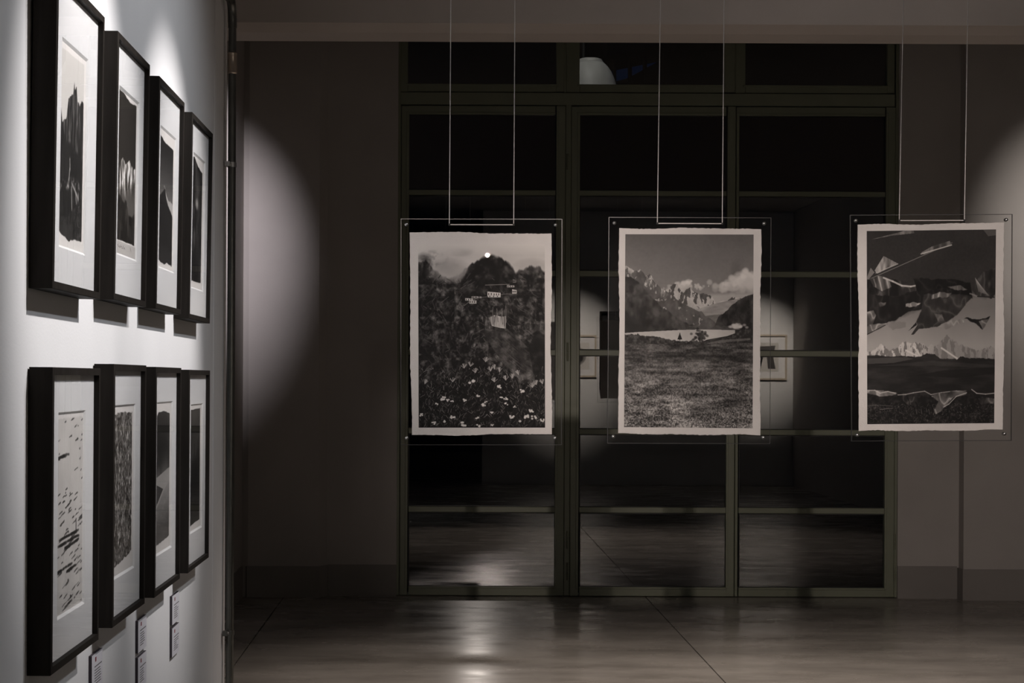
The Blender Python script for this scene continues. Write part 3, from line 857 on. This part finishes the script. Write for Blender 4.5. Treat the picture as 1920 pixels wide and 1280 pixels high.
def leaf(name, uo0, ui0, ui1, uo1):
    um = (ui0 + ui1) / 2
    o = VOFF(um)
    x = P(um, 700, YD).x
    e = empty(name, (0, 0, 0))
    tag(e, kind='structure')
    y0, y1 = YD + .004, YD + .054
    bar(uo0, 198 + o, ui0, 1116.5 + o, 'stile', e, y0, y1)
    bar(ui1, 198 + o, uo1, 1116.5 + o, 'stile', e, y0, y1)
    bar(ui0, 198 + o, ui1, 214.5 + o, 'rail', e, y0, y1)
    bar(ui0, 1099 + o, ui1, 1116.5 + o, 'rail', e, y0, y1)
    # slim glazing beads, raised
    for b in [(ui0 - 5, 209 + o, ui0, 1103 + o), (ui1, 209 + o, ui1 + 4, 1103 + o), (ui0, 210.5 + o, ui1, 214.5 + o), (ui0, 1099 + o, ui1, 1103 + o)]:
        bar(*b, 'glazing_bead', e, y0 - .006, y0 + .01, c=.002)
    mv = [(356, 365.5), (506.5, 517), (655, 665.5), (803, 813), (949.5, 960)]
    for a, b in mv:
        bar(ui0, a + o, ui1, b + o, 'glazing_bar', e, y0 + .004, y1 - .004)
    edges = [214.5] + [t for ab in mv for t in ab] + [1099]
    for k in range(0, len(edges), 2):
        x0, x1, z0, z1 = RX(ui0, edges[k] + o, ui1, edges[k + 1] + o, YD + .03)
        pane = MB().box(x0, x1, YD + .036, YD + .040, z0, z1).build('pane', M['pane'], e)
        MB().box(x0, x1, YD + .022, YD + .026, z0, z1).build('inner_glass', M['pane'], pane)
        gk = MB()
        g = .006
        gk.box(x0, x0 + g, YD + .018, YD + .044, z0, z1).box(x1 - g, x1, YD + .018, YD + .044, z0, z1)
        gk.box(x0 + g, x1 - g, YD + .018, YD + .044, z0, z0 + g).box(x0 + g, x1 - g, YD + .018, YD + .044, z1 - g, z1)
        gk.build('gasket', M['gasket'], pane)
    return e

d1 = leaf('door_1', 751, 765.5, 1041.5, 1058.5)
d2 = leaf('door_2', 1070, 1086, 1362.5, 1378)
d3 = leaf('door_3', 1379, 1384.5, 1660, 1678)
def hinge(u, va, vb, parent):
    for a, b in ((va, (va + vb) / 2 - .6), ((va + vb) / 2 + .6, vb)):
        q0, q1 = P(u, a, YD - .006), P(u, b, YD - .006)
        MB().tube([q0, q1], .0075, 10).build('hinge_knuckle', M['hinge'], parent)
for va, vb in ((288, 318), (642, 676), (995, 1028), (1054, 1087)):
    hinge(1064.5, va, vb, d2)
for va, vb in ((290, 320), (645, 679), (999, 1030), (1058, 1089)):
    hinge(1679 - ROLL * (va - 700), va, vb, d3)

# fixed frame around the doors
fr = empty('trim_1', (0, 0, 0))
tag(fr, kind='structure')
bar(743, 10, 750.5, 1116, 'jamb', fr, YD - .004, YD + .08)
bar(1059, 196, 1069.5, 1119, 'mullion', fr, YD + .008, YD + .07)
bar(1057.5, 22, 1062.5, 174, 'mullion', fr, YD + .008, YD + .07)
bar(1377.5, 22, 1380.5, 174, 'mullion', fr, YD + .008, YD + .07)
bar(1678.5, 10, 1686, 1120, 'jamb', fr, YD - .004, YD + .08)
um = 1213
bar(750.5, 173 + VOFF(um), 1678.5, 196 + VOFF(um), 'transom_bar', fr, YD - .006, YD + .08)
bar(750.5, 5 + VOFF(um), 1678.5, 22 + VOFF(um), 'head_bar', fr, YD - .004, YD + .08)
bar(750.5, 1115.5 + VOFF(um), 1678.5, 1119.5 + VOFF(um), 'threshold', fr, YD + .02, YD + .09, M['gasket'], .001)
def transom(name, uo0, ui0, ui1, uo1):
    o = VOFF((ui0 + ui1) / 2)
    e = empty(name, (0, 0, 0))
    tag(e, kind='structure')
    y0, y1 = YD + .002, YD + .054
    bar(uo0, 24 + o, ui0, 172 + o, 'stile', e, y0, y1)
    bar(ui1, 24 + o, uo1, 172 + o, 'stile', e, y0, y1)
    bar(ui0, 24 + o, ui1, 40 + o, 'rail', e, y0, y1)
    bar(ui0, 157 + o, ui1, 172 + o, 'rail', e, y0, y1)
    bar(ui0 - 5, 157 + o, ui1 + 5, 161 + o, 'glazing_bead', e, y0 - .006, y0 + .01, c=.002)
    x0, x1, z0, z1 = RX(ui0, 40 + o, ui1, 157 + o, YD + .03)
    pane = MB().box(x0, x1, YD + .036, YD + .040, z0, z1).build('pane', M['pane'], e)
    MB().box(x0, x1, YD + .022, YD + .026, z0, z1).build('inner_glass', M['pane'], pane)
transom('window_1', 752, 765, 1043, 1058)
transom('window_2', 1062, 1087, 1358, 1378)
transom('window_3', 1380, 1398, 1664, 1678)

# ------------------------------------------------------------------ night court outside
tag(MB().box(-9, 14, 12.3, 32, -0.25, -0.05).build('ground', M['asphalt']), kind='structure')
YX = 21.0
fac = empty('building', (3, YX, 0))
tag(fac, 'dark building across the night court behind the glass doors', 'building')
def fpoly(pts, y0, y1, name):
    q = [P(u, v, YX) for u, v in pts]
    return MB().prism([(p.x - 3, p.z) for p in q], 1, y0 - YX, y1 - YX).build(name, M['dark_wall'], fac)
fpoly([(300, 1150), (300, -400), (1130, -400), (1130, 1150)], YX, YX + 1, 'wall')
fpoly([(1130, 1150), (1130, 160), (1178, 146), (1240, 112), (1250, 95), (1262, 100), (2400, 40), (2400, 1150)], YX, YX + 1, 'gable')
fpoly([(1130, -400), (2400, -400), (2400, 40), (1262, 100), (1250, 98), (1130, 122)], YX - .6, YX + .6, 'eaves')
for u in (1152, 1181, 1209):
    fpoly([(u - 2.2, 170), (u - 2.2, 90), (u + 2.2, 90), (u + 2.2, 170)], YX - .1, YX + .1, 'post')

hl = MB().lathe([(0, .24), (.05, .23), (.13, .16), (.15, .12), (.14, .12), (.12, .15), (.04, .20), (0, .21)], 20, (.42 - 3, 20.6 - YX, 2.42))  # made-up unseen hood and arm around the added streak light
hl.tube([(.42 - 3, 20.6 - YX, 2.64), (.42 - 3, 20.66 - YX, 2.72), (.42 - 3, .02, 2.72)], .015, 8)
hl.build('added_lamp_hood', M['gasket'], fac, True)

# enamel dome lamp hanging outside, behind the upper light of the middle door
YLm = 13.7
lc = P(1106, 150, YLm)
k = YLm / F
lampo = empty('dome_lamp', (lc.x, lc.y, lc.z - 45 * k))
tag(lampo, 'grey enamel dome lamp hanging outside behind the high window pane', 'lamp')
prof = [(.0, 85), (18, 84.5), (22, 83), (23.5, 80), (24, 77.5), (28, 75), (34, 69), (40, 60), (45, 49), (49, 37), (52, 24), (54.5, 8), (55, 0), (53, 0), (50, 24), (47, 37), (43, 49), (38, 60), (32, 67), (20, 73), (0, 74)]
MB().lathe([(r * k, h * k) for r, h in prof], 40).build('lamp_shade', M['shade'], lampo, True)
MB().lathe([(23 * k, 79 * k), (25 * k, 78.5 * k), (25.6 * k, 77 * k), (25 * k, 75.8 * k), (23 * k, 76 * k), (23 * k, 79 * k)], 40).build('collar', M['shade'], lampo, True)
MB().tube([(-12 * k, 0, 84 * k), (-12 * k, 0, 84 * k + 2.0)], .012, 8).build('stem', M['gasket'], lampo)
spot('added_dome_light', (lc.x - .25, lc.y - 1.15, lc.z + 1.3), (lc.x - .05, lc.y, lc.z - .02), 30, 14, .4, (1, .98, .92), .05)  # added unseen light that brightens the dome shade

# ------------------------------------------------------------------ framed prints on the left wall
FR_W, FR_D, FACE = .52, .052, .017
# local frame axes: x away from the wall, y along the wall (away from the camera), z up
def frame_mesh(w_, h, d, face):
    o = [(0, 0), (w_, 0), (w_, h), (0, h)]
    i = [(face, face), (w_ - face, face), (w_ - face, h - face), (face, h - face)]
    b = MB()
    vs = [(0, *p) for p in o] + [(d - .0012, *p) for p in o]
    e = .0012
    oo = [(e, e), (w_ - e, e), (w_ - e, h - e), (e, h - e)]
    vs += [(d, *p) for p in oo] + [(d, *p) for p in i] + [(d - .016, *p) for p in i] + [(0, *p) for p in i]
    fs = []
    for k in range(4):
        n = (k + 1) % 4
        for r in range(5):
            fs.append((r * 4 + k, r * 4 + n, (r + 1) * 4 + n, (r + 1) * 4 + k))
        fs.append((20 + k, 20 + n, n, k))
    return b.add(vs, fs)

def mat_mesh(w_, h, x_front, th, win, face):
    """white board with a bevelled window; win = y0, y1, z0, z1"""
    a = face - .004
    o = [(a, a), (w_ - a, a), (w_ - a, h - a), (a, h - a)]
    y0, y1, z0, z1 = win
    i = [(y0, z0), (y1, z0), (y1, z1), (y0, z1)]
    bv = .006
    j = [(y0 + bv, z0 + bv), (y1 - bv, z0 + bv), (y1 - bv, z1 - bv), (y0 + bv, z1 - bv)]
    vs = [(x_front, *p) for p in o] + [(x_front, *p) for p in i] + [(x_front - th, *p) for p in j]
    vs += [(x_front - th, *p) for p in o]
    b = MB()
    for k in range(4):
        n = (k + 1) % 4
        b.f.append((k, n, 4 + n, 4 + k)); b.mi.append(0)
        b.f.append((4 + k, 4 + n, 8 + n, 8 + k)); b.mi.append(1)
        b.f.append((12 + k, 12 + n, n, k)); b.mi.append(0)
    b.v = vs
    return b

def framed(y0, y1, z0, z1, lean, win, tone, label, group, ink=None):
    w_, h = y1 - y0, z1 - z0
    e = empty('framed_print', (XL + .0015, y0, z0), (0, math.radians(lean), 0))
    tag(e, label, 'framed picture', group)
    frame_mesh(w_, h, FR_D, FACE).build('frame', M['black_frame'], e)
    xf = FR_D - .013
    win = (win[0], win[1], win[2], win[3])
    mt = mat_mesh(w_, h, xf, .0045, win, FACE).build('mat', [M['mat_board'], M['mat_core']], e)
    a, b, c, d = win
    g = .004
    q = MB().add([(xf - .0046, a - g, c - g), (xf - .0046, b + g, c - g), (xf - .0046, b + g, d + g), (xf - .0046, a - g, d + g),
                  (xf - .0062, a - g, c - g), (xf - .0062, b + g, c - g), (xf - .0062, b + g, d + g), (xf - .0062, a - g, d + g)],
                 [(0, 1, 2, 3), (7, 6, 5, 4), (0, 4, 5, 1), (1, 5, 6, 2), (2, 6, 7, 3), (3, 7, 4, 0)])
    uv = [(0, 0), (1, 0), (1, 1), (0, 1)] * 2
    kw = {'ink': ink} if ink else {}
    kw['gam'] = 1.45
    q.build('print', print_material('framed_print_image', tone, **kw), e, uvs=uv)
    MB().box(.004, xf - .0066, FACE - .004, w_ - FACE + .004, FACE - .004, h - FACE + .004).build('backing', M['backing'], e)
    MB().box(FR_D - .0095, FR_D - .0075, FACE - .003, w_ - FACE + .003, FACE - .003, h - FACE + .003).build('glazing', M['glass'], e)
    return e

def yy(u, x): return -x * F / (CU - u)
cols = [(3.80, 4.33), (4.51, 5.00), (5.17, 5.67), (5.85, 6.37)]
WARM_INK = (0.05, 0.035, 0.02)
upper = [
    ((1.695, 2.40), (.115, .405, .10, .575), small_1, 'black framed print of rock towers over a waterfall, nearest of the upper row', None),
    ((1.703, 2.402), (.098, .402, .125, .575), small_2, 'black framed print of a bright snowy range over dark forest on cream paper, upper row', WARM_INK),
    ((1.706, 2.400), (.115, .425, .13, .565), small_3, 'black framed print of a dark pointed peak under a grey sky, upper row', None),
    ((1.700, 2.397), (.125, .425, .11, .58), small_4, 'black framed print of dark vertical dripping streaks, farthest of the upper row beside the conduit', None)]
lower = [
    ((0.845, 1.522), (.118, .418, .105, .575), small_5, 'black framed print of sparse dark dashes on white paper like birch bark, lower row', None),
    ((0.848, 1.535), (.085, .392, .115, .578), small_6, 'black framed print of dense grey brown speckled texture, lower row', WARM_INK),
    ((0.843, 1.532), (.100, .410, .112, .582), small_7, 'black framed print with dark cloud above a pale triangle, lower row', None),
    ((0.840, 1.527), (.130, .430, .12, .568), small_8, 'black framed print almost wholly black with faint grey wisps, farthest of the lower row', None)]
for (ya, yb_), (zz, wn, fn, lb, ik) in zip(cols, upper):
    framed(ya, yb_, zz[0], zz[1], .7, wn, fn(), lb, 'framed prints in the upper row on the left wall', ik)
for (ya, yb_), (zz, wn, fn, lb, ik) in zip(cols, lower):
    framed(ya, yb_, zz[0], zz[1], .15, wn, fn(), lb, 'framed prints in the lower row on the left wall', ik)

# ------------------------------------------------------------------ caption cards
def card(y0, y1, z0, z1, label, seed):
    r = random.Random(seed)
    e = empty('caption_card', (XL + .0005, y0, z0))
    tag(e, label, 'caption card', 'caption cards under the framed prints')
    w_, h = y1 - y0, z1 - z0
    MB().box(0, .008, 0, w_, 0, h, 1).add([(.0082, 0, 0), (.0082, w_, 0), (.0082, w_, h), (.0082, 0, h)], [(0, 1, 2, 3)], 0).build('card', [M['card'], M['card_side']], e)
    x = .0083
    def strip(b, a0, a1, c0, c1):
        b.box(x, x + .0004, a0 * w_, a1 * w_, c0 * h, c1 * h)
    b = MB(); strip(b, .30, .40, .78, .90); b.build('red_mark', M['red_ink'], e)
    b = MB(); strip(b, .24, .92, .635, .66); b.build('heading', M['ink'], e)
    b = MB()
    for k in range(6):
        z = .54 - .072 * k
        strip(b, .25, .25 + r.uniform(.35, .62), z, z + .022)
    o = b.build('text_lines', M['ink'], e)
    return e
ypl = [(4.47, 4.61, 'second'), (5.15, 5.295, 'third'), (5.80, 5.955, 'fourth')]
card(5.80, 5.955, .671, .768, 'white caption card nearest the conduit, upper one of its pair under the black print', 1)
card(5.80, 5.955, .563, .660, 'white caption card nearest the conduit, lower one of its pair', 2)
card(5.15, 5.295, .680, .777, 'white caption card under the pale triangle print, upper one of its pair', 3)
card(5.15, 5.295, .570, .667, 'white caption card under the pale triangle print, lower one of its pair', 4)
card(4.47, 4.61, .684, .781, 'white caption card under the speckled print, cut by the picture edge', 5)

# ------------------------------------------------------------------ steel conduit on the wall end
cy = 7.17
cx = P(433, 700, cy).x
cd = empty('conduit', (cx, cy, 0))
tag(cd, 'dark steel conduit pipe running up the end of the white wall', 'pipe')
z_el = P(433, 44, cy).z
MB().tube([(0, 0, 0.0), (0, 0, z_el)], .0165, 16).build('pipe', M['conduit'], cd, True)
R_ = .085
el = [(0, 0, z_el - .02)] + [(0, -R_ * (1 - math.cos(t * math.pi / 20)), z_el + R_ * math.sin(t * math.pi / 20)) for t in range(11)]
el += [(0, -R_ - .03, z_el + R_)]
MB().tube(el, .0185, 16).build('elbow', M['conduit'], cd, True)
zh = z_el + R_
MB().tube([(0, -R_, zh), (0, -4.2, zh)], .0165, 16).build('pipe', M['conduit'], cd, True)
MB().lathe([(.0165, -.06), (.0205, -.058), (.0205, .008), (.0165, .01)], 18, (0, -R_ - .03, zh), 'y').build('coupling', M['conduit'], cd, True)
za, zb = P(433, 137, cy).z, P(433, 100, cy).z
MB().lathe([(.0165, za - .004), (.0205, za), (.0205, za + .006), (.0195, za + .008), (.0195, zb - .008), (.0205, zb - .006), (.0205, zb), (.0165, zb + .004)], 18).build('coupling', M['coupling'], cd, True)
for v in (309, 1185):
    z = P(431, v, cy).z
    cl = MB().lathe([(.0165, z - .010), (.0195, z - .010), (.0195, z + .010), (.0165, z + .010)], 18)
    cl.cbox(-.0255, -.004, -.044, -.012, z - .010, z + .010, .001)
    c_ = cl.build('clamp', M['steel'] if v < 700 else M['conduit'], cd)
    MB().lathe([(0, .006), (.005, .005), (.006, 0)], 10, (-.004, -.03, z), 'x').build('clamp_screw', M['steel'], c_)

# ------------------------------------------------------------------ three acrylic panels hung on cords
YPn = 6.6
def local_quad(pts, y):
    return [P(u, v, y) for u, v in pts]

def hanging(acr, pap, img, screws, wires, slopes, tone, label):
    q = local_quad(acr, YPn)
    base = Vector(((q[2].x + q[3].x) / 2, YPn, min(q[2].z, q[3].z)))
    e = empty('hanging_print', base)
    tag(e, label, 'hanging print', 'prints hung between acrylic sheets')
    L = lambda u, v, dy=0: tuple(P(u, v, YPn) - base + Vector((0, dy, 0)))
    # acrylic sheets
    for nm, y0, y1 in (('front_sheet', -.0052, -.0012), ('back_sheet', .0012, .0052)):
        b = MB()
        f4 = [L(u, v) for u, v in acr]
        vs = [(x, y0, z) for x, _, z in f4] + [(x, y1, z) for x, _, z in f4]
        b.add(vs, [(0, 1, 2, 3), (7, 6, 5, 4)], 0)
        b.add(vs, [(0, 4, 5, 1), (1, 5, 6, 2), (2, 6, 7, 3), (3, 7, 4, 0)], 1)
        if nm == 'front_sheet':
            cu_ = sum(x for x, _, z in f4) / 4; cz_ = sum(z for x, _, z in f4) / 4
            hw = (f4[1][0] - f4[0][0]) / 2; hh = (f4[0][2] - f4[3][2]) / 2
            t = .0022
            o4 = [(x, y0 - .0004, z) for x, _, z in f4]
            i4_ = [(cu_ + (x - cu_) * (1 - t / hw), y0 - .0004, cz_ + (z - cz_) * (1 - t / hh)) for x, _, z in f4]
            b.add(o4 + i4_, [(k, (k + 1) % 4, 4 + (k + 1) % 4, 4 + k) for k in range(4)], 1)
        b.build(nm, [M['acrylic'], M['acrylic_edge']], e)
    # deckled paper
    rng = random.Random(hash(label) % 1000 if False else len(label))
    out = []
    n = 70
    for k in range(4):
        (u0, v0), (u1, v1) = pap[k], pap[(k + 1) % 4]
        du, dv = u1 - u0, v1 - v0
        Ln = math.hypot(du, dv)
        nx, ny = dv / Ln, -du / Ln
        ph, ph2 = rng.uniform(0, 6), rng.uniform(0, 6)
        for j in range(n):
            t = j / n
            env = min(1, 8 * t, 8 * (1 - t))
            w_ = env * (1.1 * math.sin(ph + 5 * t) + .6 * math.sin(ph2 + 13 * t) + rng.uniform(-.7, .7))
            out.append((u0 + du * t + nx * w_, v0 + dv * t + ny * w_))
    pts = [L(u, v) for u, v in out]
    m = len(pts)
    b = MB()
    b.add([(x, -.0005, z) for x, _, z in pts] + [(x, .0005, z) for x, _, z in pts],
          [tuple(range(m)), tuple(range(2 * m - 1, m - 1, -1))] + [(i, (i + 1) % m, m + (i + 1) % m, m + i) for i in range(m)])
    pp = b.build('paper', M['paper'], e)
    i4 = [L(u, v) for u, v in img]
    b = MB().add([(x, -.0007, z) for x, _, z in i4] + [(x, -.00055, z) for x, _, z in i4],
                 [(3, 2, 1, 0), (4, 5, 6, 7), (0, 1, 5, 4), (1, 2, 6, 5), (2, 3, 7, 6), (3, 0, 4, 7)])
    b.build('photograph', print_material('hanging_print_image', tone), pp, uvs=[(0, 1), (1, 1), (1, 0), (0, 0)] * 2)
    for (u, v) in screws:
        x, _, z = L(u, v)
        MB().lathe([(0, -.0105), (.003, -.0102), (.0062, -.008), (.0066, -.0055), (.0066, .0055), (.0055, .0085), (0, .009)], 16, (x, 0, z), 'y').build('screw', M['steel'], e, True)
    # cords
    (ua, va), (ub, vb) = wires
    for (u, v), s in zip(wires, slopes):
        vt = -CEIL  # placeholder, solved below
        vt = CV - (CEIL - EYE) * F / YPn
        a = L(u, v); t = L(u + s * (v - vt), vt)
        t = (t[0], t[1], CEIL - base.z)
        MB().tube([(a[0], -.0078, a[2]), (t[0], -.0078, t[2])], .0017, 8).build('cord', M['cable'], e, True)
        MB().lathe([(0, -.0105), (.004, -.010), (.0048, -.0075), (.0048, -.005)], 12, (a[0], 0, a[2]), 'y').build('eyelet', M['gasket'], e, True)
    a, c = L(*wires[0]), L(*wires[1])
    MB().tube([(a[0], -.0078, a[2]), (c[0], -.0078, c[2])], .0021, 8).build('cord', M['cable'], e, True)
    return e

hanging([(751.5, 410), (1054, 410.5), (1053, 834), (751, 834)],
        [(768, 435.5), (1034, 437.5), (1034.7, 814), (772.4, 815)],
        [(784, 458), (1021.5, 458), (1022, 801.5), (785, 801.5)],
        [(762, 421), (1041.6, 421.6), (762.6, 821), (1041, 821)],
        [(842.5, 421.3), (963, 421.6)], (3 / 420, 2.5 / 420), pic_cliff(),
        'hanging acrylic panel with photograph of misty cliff above white flowers')
hanging([(1141, 407), (1445.6, 408), (1443.5, 832), (1138.5, 831)],
        [(1161, 427.5), (1427, 429.5), (1425.5, 816), (1159, 811.5)],
        [(1172.5, 439), (1413, 439.6), (1411, 802.6), (1170, 800.5)],
        [(1152, 418), (1432.7, 419), (1150, 818), (1431, 820)],
        [(1232, 419), (1353.6, 419.5)], (6 / 420, 3.5 / 420), pic_lake(),
        'hanging acrylic panel with photograph of glacier lake, snowy peaks and meadow')
hanging([(1593, 403), (1897.7, 401.5), (1896, 826), (1596, 827)],
        [(1608, 421), (1882.6, 417), (1880, 805), (1610, 807.7)],
        [(1625, 433), (1867.5, 430), (1864, 793), (1626, 795)],
        [(1604.5, 413.7), (1886, 412), (1607, 815), (1882.6, 813)],
        [(1685, 413.7), (1807, 413.4)], (8 / 420, 7 / 420), pic_flags(),
        'hanging acrylic panel with photograph of windblown flags above a snowy range')

# ------------------------------------------------------------------ pictures on the rear wall, seen only as reflections in the door glass
def mirror_rect(u0, v0, u1, v1, yw=-0.72):
    Lr = 2 * (YD + .024) - yw
    return RX(u0, v0, u1, v1, Lr)
def rear_picture(rect, frame_m, label, depth, dark, tone):
    x0, x1, z0, z1 = mirror_rect(*rect)
    e = empty('framed_picture', (x0, -0.72, z0))
    tag(e, label, 'framed picture', 'pictures on the rear wall')
    w_, h = x1 - x0, z1 - z0
    b = MB(); f = .025
    b.box(0, f, .001, depth, 0, h).box(w_ - f, w_, .001, depth, 0, h).box(f, w_ - f, .001, depth, 0, f).box(f, w_ - f, .001, depth, h - f, h)
    b.build('frame', frame_m, e)
    MB().box(f, w_ - f, .004, .012, f, h - f).build('mat', M['mat_board'] if not dark else M['gasket'], e)
    a = .18
    q = MB().add([(w_ * a, .0135, h * a), (w_ * (1 - a), .0135, h * a), (w_ * (1 - a), .0135, h * (1 - a)), (w_ * a, .0135, h * (1 - a)),
                  (w_ * a, .0122, h * a), (w_ * (1 - a), .0122, h * a), (w_ * (1 - a), .0122, h * (1 - a)), (w_ * a, .0122, h * (1 - a))],
                 [(3, 2, 1, 0), (4, 5, 6, 7), (0, 1, 5, 4), (1, 2, 6, 5), (2, 3, 7, 6), (3, 0, 4, 7)])
    q.build('print', print_material('rear_print_image', tone), e, uvs=[(1, 0), (0, 0), (0, 1), (1, 1)] * 2)
    return e
rp = Pic(120, 120, 31, .8)
rp.put(rp.poly([(.1, .1), (.9, .15), (.85, .3), (.15, .3)]), .35)
rp.put(rp.poly([(.2, .35), (.4, .4), (.35, .9), (.1, .9)]), .3)
rp.put(rp.poly([(.5, .4), (.8, .5), (.95, .9), (.6, .9)]), .15)
rear_picture((1388, 627, 1475, 712), M['pale_wood'], 'pale framed picture mirrored in the door glass, right of the lake print', .035, False, rp.a)
rp = Pic(120, 120, 32, .85)
rp.put(rp.ell(.5, .5, .4, .35, .3), .5)
rp.put(rp.ell(.5, .55, .28, .22, .3), .2)
rear_picture((1045, 628, 1118, 707), M['pale_wood'], 'pale framed picture mirrored in the door glass, left of the lake print', .035, False, rp.a)
rp = Pic(120, 120, 33, .12)
rear_picture((1124, 584, 1212, 731), M['black_frame'], 'deep black framed picture on the rear wall beside a pale one', .09, True, rp.a)
